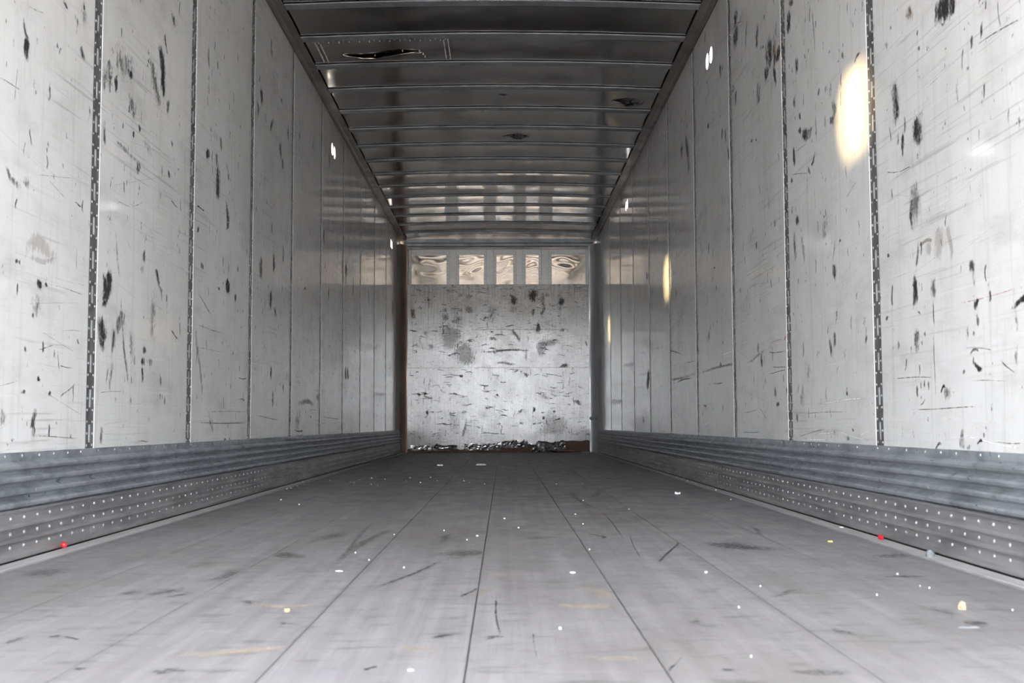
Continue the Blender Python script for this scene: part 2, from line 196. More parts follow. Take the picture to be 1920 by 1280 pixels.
FLAKES = [(-1.09, 7.69), (-0.91, 7.79), (-0.85, 8.0), (-0.74, 7.82), (-0.58, 7.59), (-0.59, 8.03), (-0.47, 7.38), (-0.45, 8.09), (-0.38, 7.64), (-0.2, 7.57), (-0.16, 7.36), (-0.06, 7.17), (-0.76, 7.18), (-0.31, 3.92), (-0.15, 4.06), (-0.03, 3.86), (-0.06, 3.73), (-0.37, 3.37), (-0.31, 3.19), (-0.2, 3.02), (0.06, 4.56), (-0.71, 7.08), (-1.18, 6.99), (-1.22, 7.4), (-1.18, 6.78), (-1.19, 6.7), (-1.04, 5.74), (-0.89, 5.4), (-1.19, 7.44), (0.38, 7.12), (0.54, 7.14), (0.63, 7.38), (0.62, 6.76), (0.44, 5.6), (0.35, 4.76), (0.6, 5.03), (0.35, 4.3), (0.11, 4.15), (0.31, 3.43), (0.56, 2.9), (1.24, 7.93), (1.23, 7.63), (1.23, 7.42), (1.24, 7.25), (1.22, 6.36), (1.16, 5.64), (0.56, 2.9), (0.53, 2.35), (0.64, 2.65), (1.0, 2.64), (1.01, 2.61), (1.06, 2.3), (1.02, 2.85), (0.86, 2.51), (0.16, 2.12), (0.45, 1.86)]

# ------------------------------------------------------------------ material helpers
class NT:
    def __init__(self, name):
        self.m = bpy.data.materials.new(name)
        self.m.use_nodes = True
        self.t = self.m.node_tree
        self.b = self.t.nodes['Principled BSDF']
        self.pos = None

    def n(self, typ, **kw):
        nd = self.t.nodes.new(typ)
        for k, v in kw.items():
            setattr(nd, k, v)
        return nd

    def link(self, a, b):
        self.t.links.new(a, b)

    def put(self, sock, v):
        if isinstance(v, bpy.types.NodeSocket):
            self.link(v, sock)
        elif isinstance(v, tuple) and len(v) == 3 and sock.type == 'RGBA':
            sock.default_value = (*v, 1)
        else:
            sock.default_value = v

    def P(self):
        if self.pos is None:
            self.pos = self.n('ShaderNodeNewGeometry').outputs['Position']
        return self.pos

    def scaled(self, s, off=(0, 0, 0)):
        mp = self.n('ShaderNodeMapping')
        self.link(self.P(), mp.inputs['Vector'])
        mp.inputs['Scale'].default_value = s
        mp.inputs['Location'].default_value = off
        return mp.outputs['Vector']

    def noise(self, s, detail=4.0, rough=0.6, off=(0, 0, 0), dist=0.0):
        nd = self.n('ShaderNodeTexNoise')
        self.link(self.scaled(s, off), nd.inputs['Vector'])
        nd.inputs['Scale'].default_value = 1.0
        nd.inputs['Detail'].default_value = detail
        nd.inputs['Roughness'].default_value = rough
        nd.inputs['Distortion'].default_value = dist
        return nd.outputs['Fac']

    def ramp(self, v, lo, hi, a=0.0, b=1.0):
        nd = self.n('ShaderNodeMapRange')
        nd.interpolation_type = 'SMOOTHSTEP'
        self.put(nd.inputs['Value'], v)
        for k, x in (('From Min', lo), ('From Max', hi), ('To Min', a), ('To Max', b)):
            self.put(nd.inputs[k], x)
        return nd.outputs['Result']

    def math(self, op, a, b=0.0):
        nd = self.n('ShaderNodeMath', operation=op)
        self.put(nd.inputs[0], a)
        self.put(nd.inputs[1], b)
        return nd.outputs[0]

    def mix(self, f, a, b):
        nd = self.n('ShaderNodeMix', data_type='RGBA')
        self.put(nd.inputs[0], f)
        self.put(nd.inputs[6], a)
        self.put(nd.inputs[7], b)
        return nd.outputs[2]

    def bump(self, h, strength=0.2, dist=0.01):
        nd = self.n('ShaderNodeBump')
        nd.inputs['Strength'].default_value = strength
        nd.inputs['Distance'].default_value = dist
        self.link(h, nd.inputs['Height'])
        self.link(nd.outputs['Normal'], self.b.inputs['Normal'])

    def set(self, **kw):
        for k, v in kw.items():
            self.put(self.b.inputs[k.replace('_', ' ')], v)
        return self.m


def mat_wall():
    t = NT('worn_white_wall_liner')
    big = t.noise((1, 1.3, 0.9), 5, 0.6)
    c = t.mix(t.ramp(big, 0.40, 0.72), (0.73, 0.735, 0.73), (0.63, 0.635, 0.625))
    vert = t.noise((40, 40, 1.6), 4, 0.65)
    c = t.mix(t.ramp(vert, 0.52, 0.76, 0, 0.32), c, (0.36, 0.355, 0.345))
    hori = t.noise((60, 1.8, 90), 3, 0.6)
    gate = t.ramp(t.noise((0.8, 0.8, 1.2), 2, 0.5, (3, 1, 7)), 0.45, 0.65)
    c = t.mix(t.math('MULTIPLY', t.ramp(hori, 0.56, 0.68, 0, 0.45), gate), c, (0.30, 0.30, 0.30))
    # rubbed-in dirt in patches
    grime = t.noise((9, 2.2, 7), 6, 0.7, (1, 4, 2))
    c = t.mix(t.ramp(grime, 0.50, 0.74, 0, 0.30), c, (0.30, 0.295, 0.285))
    blot = t.noise((11, 7, 9), 6, 0.7, (6, 6, 6))
    c = t.mix(t.ramp(blot, 0.45, 0.75, 0, 0.22), c, (0.40, 0.40, 0.385))
    speck = t.noise((50, 30, 17), 3, 0.7, (8, 2, 5))
    c = t.mix(t.ramp(speck, 0.665, 0.71, 0, 0.75), c, (0.07, 0.065, 0.07))
    # fine diagonal pale scratches
    mp = t.n('ShaderNodeMapping')
    t.link(t.P(), mp.inputs['Vector'])
    mp.inputs['Rotation'].default_value = (0.62, 0, 0)
    mp.inputs['Scale'].default_value = (1, 1.2, 110)
    ns = t.n('ShaderNodeTexNoise')
    t.link(mp.outputs[0], ns.inputs['Vector'])
    ns.inputs['Scale'].default_value = 1
    ns.inputs['Detail'].default_value = 2
    c = t.mix(t.ramp(ns.outputs['Fac'], 0.66, 0.72, 0, 0.35), c, (0.80, 0.80, 0.79))
    rough = t.ramp(t.noise((3, 3, 3), 5, 0.6, (5, 5, 1)), 0.3, 0.7, 0.06, 0.14)
    t.bump(t.noise((1.3, 1.3, 1.1), 2, 0.5), 0.12, 0.01)
    return t.set(Base_Color=c, Roughness=rough, IOR=1.5)


def mat_nose():
    t = NT('battered_nose_liner')
    big = t.noise((2.2, 2, 2.0), 5, 0.65)
    c = t.mix(t.ramp(big, 0.35, 0.7), (0.56, 0.555, 0.54), (0.42, 0.415, 0.40))
    hori = t.noise((9, 1, 95), 4, 0.7)
    gate = t.ramp(t.noise((1.5, 1, 1.6), 2, 0.5, (3, 1, 7)), 0.38, 0.62)
    c = t.mix(t.math('MULTIPLY', t.ramp(hori, 0.52, 0.62, 0, 0.8), gate), c, (0.12, 0.11, 0.10))
    vert = t.noise((45, 1, 3), 4, 0.7)
    c = t.mix(t.ramp(vert, 0.47, 0.66, 0, 0.55), c, (0.22, 0.21, 0.20))
    mott = t.noise((7, 1, 6), 6, 0.75, (9, 1, 3))
    c = t.mix(t.ramp(mott, 0.46, 0.66, 0, 0.45), c, (0.24, 0.235, 0.225))
    dots = t.noise((16, 1, 24), 3, 0.6, (4, 2, 9))
    c = t.mix(t.ramp(dots, 0.60, 0.66, 0, 0.8), c, (0.09, 0.08, 0.08))
    rough = t.ramp(t.noise((6, 6, 6), 5, 0.7, (5, 5, 1)), 0.3, 0.7, 0.09, 0.19)
    t.bump(t.noise((9, 9, 12), 4, 0.6), 0.03, 0.01)
    return t.set(Base_Color=c, Roughness=rough, IOR=1.43)


def mat_metal(name, col, dark, rough, metal=1.0, s=(6, 6, 6), bump=0.1):
    t = NT(name)
    n1 = t.noise(s, 5, 0.65)
    c = t.mix(t.ramp(n1, 0.38, 0.68), col, dark)
    r = t.ramp(t.noise((s[0] * 2, s[1] * 2, s[2] * 2), 4, 0.6, (3, 8, 1)), 0.3, 0.7, rough * 0.75, rough * 1.3)
    if bump:
        t.bump(t.noise((s[0] * 1.5, s[1] * 1.5, s[2] * 1.5), 3, 0.5, (1, 1, 4)), bump, 0.01)
    return t.set(Base_Color=c, Roughness=r, Metallic=metal)


def mat_floor():
    t = NT('grey_worn_oak_floor')
    strip = t.noise((34, 0.5, 1), 2, 0.5)
    c = t.mix(t.ramp(strip, 0.3, 0.7), (0.228, 0.221, 0.232), (0.184, 0.178, 0.185))
    big = t.noise((1.6, 0.7, 1), 5, 0.65, (2, 6, 0))
    c = t.mix(t.ramp(big, 0.42, 0.70, 0, 0.75), c, (0.145, 0.136, 0.134))
    grain = t.noise((160, 5, 1), 3, 0.7)
    c = t.mix(t.ramp(grain, 0.50, 0.74, 0, 0.5), c, (0.12, 0.115, 0.115))
    tick = t.noise((9, 30, 1), 3, 0.6, (7, 3, 0))
    c = t.mix(t.ramp(tick, 0.56, 0.68, 0, 0.6), c, (0.09, 0.085, 0.085))
    pale = t.noise((5, 14, 1), 4, 0.6, (17, 3, 0))
    c = t.mix(t.ramp(pale, 0.56, 0.75, 0, 0.25), c, (0.36, 0.35, 0.35))
    rough = t.ramp(t.noise((8, 4, 1), 4, 0.6), 0.3, 0.7, 0.42, 0.62)
    t.bump(t.noise((60, 8, 1), 4, 0.6), 0.25, 0.004)
    return t.set(Base_Color=c, Roughness=rough)


def mat_marks():
    t = NT('rubber_scuffs_and_scratches')
    a = t.n('ShaderNodeAttribute', attribute_name='tint')
    cv = t.n('ShaderNodeAttribute', attribute_name='cover')
    nz = t.math('ADD', t.math('MULTIPLY', t.noise((60, 60, 26), 3, 0.6), 0.5), t.math('MULTIPLY', t.noise((260, 260, 80), 4, 0.7, (3, 3, 3)), 0.5))
    f = t.math('ADD', cv.outputs['Fac'], t.math('MULTIPLY', t.math('SUBTRACT', nz, 0.5), 4.0))
    al = t.math('MULTIPLY', t.ramp(f, 0.15, 0.85), a.outputs['Alpha'])
    return t.set(Base_Color=a.outputs['Color'], Roughness=0.55, Alpha=al)


def mat_plain(name, c, c2, rough=0.6, s=(30, 30, 30), **kw):
    t = NT(name)
    return t.set(Base_Color=t.mix(t.ramp(t.noise(s, 4, 0.6), 0.3, 0.7), c, c2), Roughness=rough, **kw)


M = dict(
    wall=mat_wall(),
    nose=mat_nose(),
    floor=mat_floor(),
    marks=mat_marks(),
    roof=mat_metal('dull_aluminium_roof', (0.40, 0.385, 0.365), (0.34, 0.325, 0.305), 0.14, 1.0, (2, 1.5, 2), 0.0),
    bow=mat_metal('galvanised_bow', (0.30, 0.325, 0.345), (0.23, 0.25, 0.27), 0.45, 0.3, (8, 8, 8), 0.05),
    rail=mat_metal('dusty_top_rail', (0.24, 0.215, 0.195), (0.17, 0.15, 0.14), 0.38, 0.7, (3, 3, 3), 0.1),
    galv=mat_metal('galvanised_scuff_steel', (0.36, 0.39, 0.42), (0.21, 0.23, 0.25), 0.36, 0.35, (9, 9, 16), 0.0),
    kick=mat_metal('dark_kick_plate_steel', (0.42, 0.42, 0.425), (0.28, 0.28, 0.285), 0.40, 0.6, (3, 3, 20), 0.15),
    post=mat_metal('dark_slotted_steel', (0.22, 0.225, 0.23), (0.15, 0.15, 0.155), 0.45, 0.6, (20, 20, 8), 0.1),
    slot=mat_plain('pale_slot_backing', (0.75, 0.78, 0.80), (0.62, 0.66, 0.68), 0.5),
    rivet=mat_metal('bright_rivet_heads', (0.46, 0.47, 0.48), (0.36, 0.36, 0.37), 0.3, 0.35, (20, 20, 20), 0.0),
    skin=mat_metal('bare_aluminium_skin', (0.31, 0.30, 0.285), (0.27, 0.262, 0.248), 0.06, 1.0, (2, 2, 2), 0.0),
    npost=mat_plain('pale_nose_post', (0.84, 0.86, 0.85), (0.74, 0.76, 0.75), 0.22),
    strip=mat_plain('grey_floor_edge_strip', (0.40, 0.40, 0.41), (0.33, 0.325, 0.325), 0.5, (12, 5, 12)),
    under=mat_plain('grimy_frame_steel', (0.13, 0.125, 0.12), (0.09, 0.085, 0.08), 0.8),
    cornl=mat_metal('brown_stained_corner', (0.30, 0.22, 0.17), (0.17, 0.12, 0.095), 0.42, 0.5, (2, 2, 1.2), 0.1),
    cornr=mat_metal('grey_corner', (0.48, 0.49, 0.50), (0.38, 0.39, 0.40), 0.42, 0.5, (2, 2, 1.2), 0.1),
    wood=mat_plain('splintered_wood', (0.42, 0.24, 0.12), (0.28, 0.15, 0.075), 0.7, (80, 10, 80)),
    dkwood=mat_plain('dark_rotten_wood', (0.11, 0.068, 0.048), (0.075, 0.045, 0.032), 0.85, (20, 8, 30)),
    foil=mat_metal('crumpled_aluminium', (0.36, 0.36, 0.37), (0.07, 0.068, 0.068), 0.3, 0.75, (14, 14, 14), 0.3),
    red=mat_plain('red_plastic', (0.55, 0.02, 0.035), (0.45, 0.015, 0.03), 0.35),
    white=mat_plain('white_flake', (0.80, 0.80, 0.80), (0.68, 0.68, 0.67), 0.5),
    stone=mat_plain('tan_stone', (0.42, 0.33, 0.22), (0.25, 0.19, 0.13), 0.8, (120, 120, 120)),
    grey=mat_plain('grey_rubber', (0.12, 0.13, 0.14), (0.18, 0.19, 0.2), 0.7, (120, 120, 120)),
    yellow=mat_plain('yellow_flake', (0.62, 0.52, 0.14), (0.5, 0.4, 0.1), 0.6),
    ground=mat_plain('dusty_brown_yard', (0.17, 0.145, 0.12), (0.13, 0.11, 0.092), 0.9, (0.5, 0.5, 0.5)),
)

# ------------------------------------------------------------------ mesh helpers
class MB:
    def __init__(self):
        self.v, self.f = [], []

    def quad(self, a, b, c, d):
        i = len(self.v)
        self.v += [a, b, c, d]
        self.f.append((i, i + 1, i + 2, i + 3))

    def box(self, x0, x1, y0, y1, z0, z1):
        i = len(self.v)
        self.v += [(x, y, z) for z in (z0, z1) for y in (y0, y1) for x in (x0, x1)]
        for q in ((0, 2, 3, 1), (4, 5, 7, 6), (0, 1, 5, 4), (2, 6, 7, 3), (0, 4, 6, 2), (1, 3, 7, 5)):
            self.f.append(tuple(i + k for k in q))

    def sweep(self, ring, n, closed=True, caps=True):
        """ring(k) -> list of points of section k, for k in 0..n-1"""
        i = len(self.v)
        rows = [ring(k) for k in range(n)]
        w = len(rows[0])
        for r in rows:
            self.v += r
        for k in range(n - 1):
            for j in range(w if closed else w - 1):
                a, b = i + k * w + j, i + k * w + (j + 1) % w
                self.f.append((a, b, b + w, a + w))
        if closed and caps:
            self.f.append(tuple(i + j for j in range(w)))
            self.f.append(tuple(i + (n - 1) * w + j for j in range(w)))

    def dome(self, c, nrm, r, h, seg=6):
        """a small rivet head at c standing along nrm"""
        nrm = Vector(nrm)
        a = nrm.orthogonal().normalized()
        b = nrm.cross(a)
        c = Vector(c)
        i = len(self.v)
        for rr, hh in ((r, 0), (r * 0.68, h * 0.75)):
            for k in range(seg):
                t = 2 * math.pi * k / seg
                self.v.append(tuple(c + a * rr * math.cos(t) + b * rr * math.sin(t) + nrm * hh))
        self.v.append(tuple(c + nrm * h))
        for k in range(seg):
            j = (k + 1) % seg
            self.f.append((i + k, i + j, i + seg + j, i + seg + k))
            self.f.append((i + seg + k, i + seg + j, i + 2 * seg))

    def mesh(self, name, mat, smooth=False, fix=True, bevel=0.0):
        me = bpy.data.meshes.new(name)
        me.from_pydata(self.v, [], self.f)
        if fix or bevel:
            bm = bmesh.new()
            bm.from_mesh(me)
            if bevel:
                bmesh.ops.bevel(bm, geom=bm.edges[:], offset=bevel, segments=1, affect='EDGES')
            bmesh.ops.recalc_face_normals(bm, faces=bm.faces)
            bm.to_mesh(me)
            bm.free()
        me.materials.append(M[mat])
        if smooth:
            for q in me.polygons:
                q.use_smooth = True
        me.update()
        return me

    def build(self, name, mat, parent=None, **kw):
        return obj(name, self.mesh(name, mat, **kw), parent)


def obj(name, me, parent=None, loc=None, rz=0.0):
    o = bpy.data.objects.new(name, me)
    COL.objects.link(o)
    if parent:
        o.parent = parent
    if loc:
        o.location = loc
    o.rotation_euler = (0, 0, rz)
    return o


def stuff(o):
    o['kind'] = 'stuff'
    return o


def struct(name, label):
    o = bpy.data.objects.new(name, None)
    COL.objects.link(o)
    o.empty_display_size = 0.2
    o['kind'] = 'structure'
    o['label'] = label
    return o


def thing(o, label, cat, group=None):
    o['label'] = label
    o['category'] = cat
    if group:
        o['group'] = group
    return o


TINT = dict(k=(0.020, 0.018, 0.022), b=(0.13, 0.075, 0.045), t=(0.36, 0.31, 0.265), w=(0.88, 0.88, 0.88),
            r=(0.60, 0.05, 0.05), g=(0.06, 0.12, 0.14), d=(0.30, 0.295, 0.285), o=(0.44, 0.36, 0.28))


def strokes(text):
    out = []
    for q in text.replace('\n', ' ').split(';'):
        a = q.split()
        if len(a) == 7:
            out.append(tuple(float(x) for x in a[:5]) + (float(a[5]) / 10, a[6]))
    return out


def decal(marks, place, name, parent, seed, lim=None):
    """flat ragged smears lying on a surface; place(a, b) turns surface metres into a point"""
    rng = random.Random(seed)
    V, F, T, C = [], [], [], []
    for (a0, b0, a1, b1, w, dens, col) in marks:
        d = Vector((a1 - a0, b1 - b0))
        L = max(d.length, 1e-4)
        d /= L
        nv = Vector((-d.y, d.x))
        ext = min(0.5 * w, 0.25 * L) + 0.1 * w
        rows = max(4, min(14, int(L / max(w, 0.004)) + 4))
        cols = 5 if w > 0.006 else 3
        base = len(V)
        ph = rng.uniform(0, 9)
        thin = w < 0.012
        wob = w * (0.5 if L > 3 * w else 0.12)
        for i in range(rows):
            t = i / (rows - 1)
            c = Vector((a0, b0)) + d * (-ext + t * (L + 2 * ext)) + nv * wob * math.sin(ph + t * 5.1)
            if thin:
                wi = w
                et = min(1, 5 * t, 5 * (1 - t))
            else:
                wi = w * (0.75 + 0.55 * math.sin(math.pi * t) + rng.uniform(-.18, .18))
                et = math.sin(math.pi * t) ** 0.5 if 0 < t < 1 else 0
            for j in range(cols):
                s = 2 * j / (cols - 1) - 1
                q = c + nv * s * wi * 0.60
                if lim:
                    q.x = min(max(q.x, lim[0]), lim[1])
                    q.y = min(max(q.y, lim[2]), lim[3])
                V.append(place(q.x, q.y))
                soft = col in 'dt'
                T.append((*TINT[col], min(0.95, (0.5 if thin else 0.22) * (1 if soft else 1) + (0.45 if thin else 0.20 if col == 't' else 0.55 if soft else 0.75) * dens)))
                C.append((1 - s * s) * et * ((1.05 if soft else 0.42 + 0.55 * dens) * (1.25 if thin else 1.0)))
        for i in range(rows - 1):
            for j in range(cols - 1):
                k = base + i * cols + j
                F.append((k, k + 1, k + cols + 1, k + cols))
    me = bpy.data.meshes.new(name)
    me.from_pydata(V, [], F)
    me.attributes.new('tint', 'FLOAT_COLOR', 'POINT')
    me.attributes.new('cover', 'FLOAT', 'POINT')
    me.attributes['tint'].data.foreach_set('color', [x for q in T for x in q])
    me.attributes['cover'].data.foreach_set('value', C)
    me.materials.append(M['marks'])
    return stuff(obj(name, me, parent))


# ------------------------------------------------------------------ outside: the yard the trailer stands in
g = MB()
g.box(-40, 40, -45, 40, -1.4, -1.2)
gr = g.build('ground', 'ground')
gr['kind'] = 'structure'
gr['label'] = 'dusty brown yard outside the open trailer'

# ------------------------------------------------------------------ floor: eight long boards, two edge strips
floor = struct('floor', 'grey worn wooden trailer floor of long boards')
BW = 2.412 / 8
for i in range(8):
    a = -1.206 + i * BW
    b = MB()
    b.box(a + 0.0011, a + BW - 0.0011, Y0, YB, -0.03, 0.0)
    o = b.build('floor_board', 'floor', floor, bevel=0.0016)
    mk = [q for q in strokes(MARKS_F) if a <= (q[0] + q[2]) / 2 < a + BW]
    if mk:
        decal(mk, lambda x, y: (x, y, 0.0007), 'scuff_marks', o, 50 + i, (a + .004, a + BW - .004, Y0, YB))
b = MB()
b.box(-HW - 0.02, HW + 0.02, Y0, YB + 0.05, -0.06, -0.034)
b.build('subfloor', 'under', floor)
for s in (-1, 1):
    b = MB()
    x0, x1 = sorted((s * 1.213, s * 1.262))
    b.box(x0, x1, Y0, YB, -0.03, 0.004)
    b.build('edge_strip', 'strip', floor, bevel=0.0015)

# ------------------------------------------------------------------ side walls
SEAMS = [3.79 + 1.18 * k for k in range(-3, 10)]
ZP0 = 0.283
VENTS = {-1: (4.43, 9.085, 13.86), 1: (6.752, 11.384)}
VZ = 2.545


def panel_mesh(y0, y1, holes):
    """a liner panel 22 mm thick, face at x = 0 looking along +x, with round vent holes cut through"""
    b = MB()
    T_ = -0.022
    if not holes:
        b.box(T_, 0, y0, y1, ZP0, ZT)
        return b.mesh('wall_panel', 'wall', bevel=0.001)
    h = 0.0625
    R_ = 0.049
    cy = holes
    A, Bz = VZ - h, VZ + h
    rects = [(y0, y1, ZP0, A), (y0, y1, Bz, ZT), (y0, cy[0] - h, A, Bz), (cy[-1] + h, y1, A, Bz)]
    for x in (0, T_):
        for (p0, p1, q0, q1) in rects:
            b.quad((x, p0, q0), (x, p1, q0), (x, p1, q1), (x, p0, q1))
        for c in cy:
            n = 24
            for k in range(n):
                pts = []
                for kk in (k, k + 1):
                    t = 2 * math.pi * kk / n + math.pi / 4
                    co, si = math.cos(t), math.sin(t)
                    mx = max(abs(co), abs(si))
                    pts.append(((x, c + co * R_, VZ + si * R_), (x, c + co / mx * h, VZ + si / mx * h)))
                b.quad(pts[0][0], pts[0][1], pts[1][1], pts[1][0])
    for c in cy:
        for k in range(24):
            t0, t1 = 2 * math.pi * k / 24 + math.pi / 4, 2 * math.pi * (k + 1) / 24 + math.pi / 4
            f = lambda x, t: (x, c + math.cos(t) * R_, VZ + math.sin(t) * R_)
            b.quad(f(0, t0), f(0, t1), f(T_, t1), f(T_, t0))
    for (p, q) in ((y0, None), (y1, None)):
        b.quad((0, p, ZP0), (0, p, ZT), (T_, p, ZT), (T_, p, ZP0))
    for z in (ZP0, ZT):
        b.quad((0, y0, z), (0, y1, z), (T_, y1, z), (T_, y0, z))
    me = b.mesh('wall_panel', 'wall', fix=False)
    bm = bmesh.new()
    bm.from_mesh(me)
    bmesh.ops.remove_doubles(bm, verts=bm.verts, dist=1e-5)
    bmesh.ops.recalc_face_normals(bm, faces=bm.faces)
    bm.to_mesh(me)
    bm.free()
    return me


def post_meshes():
    """a slotted splice post 80 mm wide, face at x = 0, centred on y = 0"""
    z0, z1 = 0.275, ZT
    per, sl, sw = 0.114, 0.058, 0.0085
    b, r = MB(), MB()
    w = 0.041
    z = z0
    for (p0, p1) in ((-w, -sw), (sw, w)):
        b.quad((0, p0, z0), (0, p1, z0), (0, p1, z1), (0, p0, z1))
    k = 0
    edges = [z0]
    while z0 + 0.04 + k * per + sl < z1 - 0.03:
        a = z0 + 0.04 + k * per
        b.quad((0, -sw, edges[-1]), (0, sw, edges[-1]), (0, sw, a), (0, -sw, a))
        for s in (-sw, sw):
            b.quad((0, s, a), (0, s, a + sl), (-0.003, s, a + sl), (-0.003, s, a))
        for zz in (a, a + sl):
            b.quad((0, -sw, zz), (0, sw, zz), (-0.003, sw, zz), (-0.003, -sw, zz))
        edges.append(a + sl)
        for dz in (0.029, -0.009, 0.067):
            for y in (-0.024, 0.024):
                r.dome((0, y, a + dz), (1, 0, 0), 0.0052, 0.003)
        k += 1
    b.quad((0, -sw, edges[-1]), (0, sw, edges[-1]), (0, sw, z1), (0, -sw, z1))
    k = MB()
    k.box(-0.012, -0.0035, -0.044, 0.044, z0, z1)
    return b.mesh('splice_post', 'post'), r.mesh('rivets', 'rivet', smooth=True, fix=False), k.mesh('slot_backing', 'slot')


PM, RM, KM = post_meshes()
full_panel = panel_mesh(0.0385, 1.18 - 0.0385, None)


def scuff_profile():
    """galvanised corrugated upper scuff band: (inward distance, height)"""
    pts = [(-0.012, 0.296), (0.005, 0.296), (0.005, 0.276)]
    for i in range(4):
        t = 0.270 - 0.0345 * i
        pts += [(0.003, t), (0.021, t - 0.006), (0.023, t - 0.012), (0.021, t - 0.019), (0.003, t - 0.027)]
    pts += [(0.010, 0.134), (-0.012, 0.134)]
    return pts


def kick_profile():
    pts = [(-0.012, 0.136), (0.016, 0.140), (0.021, 0.1365), (0.017, 0.131), (0.012, 0.129)]
    for z in (0.094, 0.056):
        pts += [(0.012, z + 0.007), (0.021, z + 0.003), (0.0235, z - 0.0005), (0.021, z - 0.004), (0.012, z - 0.005)]
    pts += [(0.012, 0.022), (0.020, 0.016), (0.020, 0.006), (-0.012, 0.006)]
    return pts


def extrude(prof, s, y0, y1, n=2, wav=0.0, seed=0):
    b = MB()
    def ring(k):
        y = y0 + (y1 - y0) * k / (n - 1)
        out = []
        for j, (a, z) in enumerate(prof):
            d = wav * noise.noise(Vector((y * 3.1, j * 0.7 + seed, s * 5))) if a > 0.01 else 0
            out.append((s * (HW - a - d), y, z + d * 0.6))
        return out
    b.sweep(ring, n)
    return b


def top_rail_profile():
    return [(-0.022, 2.786), (0.003, 2.786), (0.010, 2.778), (0.030, 2.780), (0.036, 2.786), (0.080, 2.788), (0.082, 2.7965),
            (-0.002, 2.7975), (-0.004, 2.90), (-0.022, 2.90)]


for s, side, text in ((-1, 'left', MARKS_L), (1, 'right', MARKS_R)):
    wall = struct('wall_' + side, 'white scuffed %s side wall of the trailer with slotted seams and steel scuff band' % side)
    rz = 0.0 if s < 0 else math.pi
    allm = strokes(text)
    bounds = [Y0 - 0.0385] + SEAMS + [YB + 0.0]
    for i in range(len(bounds) - 1):
        a, c = bounds[i] + 0.0385, bounds[i + 1] - (0.0385 if i < len(bounds) - 2 else 0)
        vs = [v for v in VENTS[s] if a < v < c]
        # a mesh is written in its own frame: +x is the room side, y runs from the panel's near edge
        if vs:
            hs = [vs[0] - 0.0625, vs[0] + 0.0625]
            if s < 0:
                me = panel_mesh(0, c - a, [x - a for x in hs])
                o = obj('wall_panel', me, wall, (-HW, a, 0), 0)
            else:
                me = panel_mesh(0, c - a, sorted(c - x for x in hs))
                o = obj('wall_panel', me, wall, (HW, c, 0), math.pi)
        elif abs(c - a - (1.18 - 0.077)) < 1e-3:
            o = obj('wall_panel', full_panel, wall, (-HW, a - 0.0385, 0) if s < 0 else (HW, c + 0.0385, 0), rz)
        else:
            o = obj('wall_panel', panel_mesh(0, c - a, None), wall, (-HW, a, 0) if s < 0 else (HW, c, 0), rz)
        mk = [q for q in allm if a - 0.04 <= (q[0] + q[2]) / 2 < c + 0.04]
        # a few more small rubs of the same sort, as every panel has
        rng = random.Random(900 + i * 2 + s)
        for k in range(34):
            y, z = rng.uniform(a + .05, c - .05), rng.uniform(0.35, 2.6)
            L, w = rng.uniform(0.008, 0.06), rng.uniform(0.004, 0.014)
            mk.append((y, z, y + rng.uniform(-.15, .15) * L, z + L, w, rng.uniform(0.35, 0.8), 'k'))
        for k in range(10):
            y, z = rng.uniform(a + .05, c - .3), rng.uniform(0.32, 1.3) ** 1.2
            L = rng.uniform(0.1, 0.5)
            mk.append((y, z, min(y + L, c - .02), z + rng.uniform(-.08, .08), rng.uniform(.0014, .0026), rng.uniform(.15, .5), rng.choice('kww')))
        dm = decal(mk, (lambda u, v: (s * (HW - 0.0007), u, v)), 'scuff_marks', None, 7 * i + s, (a + .002, c - .002, ZP0 + .012, ZT - .03))
        dm.parent = o
        dm.matrix_parent_inverse = (Matrix.Translation(o.location) @ Matrix.Rotation(o.rotation_euler.z, 4, 'Z')).inverted()
    for y in SEAMS:
        po = obj('splice_post', PM, wall, (s * (HW + 0.0018), y, 0), rz)
        stuff(obj('rivets', RM, po))
        obj('slot_backing', KM, po)
    # scuff band: three lengths a side of the corrugated plate and of the riveted kick plate
    cuts = [Y0, 3.31, 6.95, 10.55, YB - 0.04]
    for i in range(4):
        e = extrude(scuff_profile(), s, cuts[i] + (0.001 if i else 0), cuts[i + 1] - 0.001, 60, 0.0022, i)
        pl = e.build('scuff_plate', 'galv', wall)
        r = MB()
        rng = random.Random(i * 3 + s)
        y = cuts[i] + 0.06
        while y < cuts[i + 1] - 0.03:
            r.dome((s * (HW - 0.005), y, 0.286), (-s, 0, 0), 0.005, 0.003)
            y += rng.choice((0.11, 0.16, 0.16, 0.22))
        stuff(r.build('rivets', 'rivet', pl, smooth=True, fix=False))
    cuts = [Y0, 3.78, 7.4, 11.0, YB - 0.04]
    for i in range(4):
        e = extrude(kick_profile(), s, cuts[i] + (0.001 if i else 0), cuts[i + 1] - 0.001, 30, 0.0012, i + 9)
        pl = e.build('kick_plate', 'kick', wall)
        r = MB()
        y = cuts[i] + 0.03
        while y < cuts[i + 1] - 0.02:
            for z in (0.1165, 0.0755, 0.0385):
                r.dome((s * (HW - 0.0118), y, z), (-s, 0, 0), 0.0062, 0.0045)
            y += 0.0905
        stuff(r.build('rivets', 'rivet', pl, smooth=True, fix=False))
    # dark backing so that no daylight leaks at the foot of the wall
    b = MB()
    x0, x1 = sorted((s * (HW + 0.012), s * (HW + 0.03)))
    b.box(x0, x1, Y0, YB, -0.06, 0.30)
    b.build('base_rail', 'under', wall)
    b = MB()
    pr = top_rail_profile()
    b.sweep(lambda k: [(s * (HW - a), (Y0, YB - 0.02)[k], z) for a, z in pr], 2)
    b.build('top_rail', 'rail', wall)

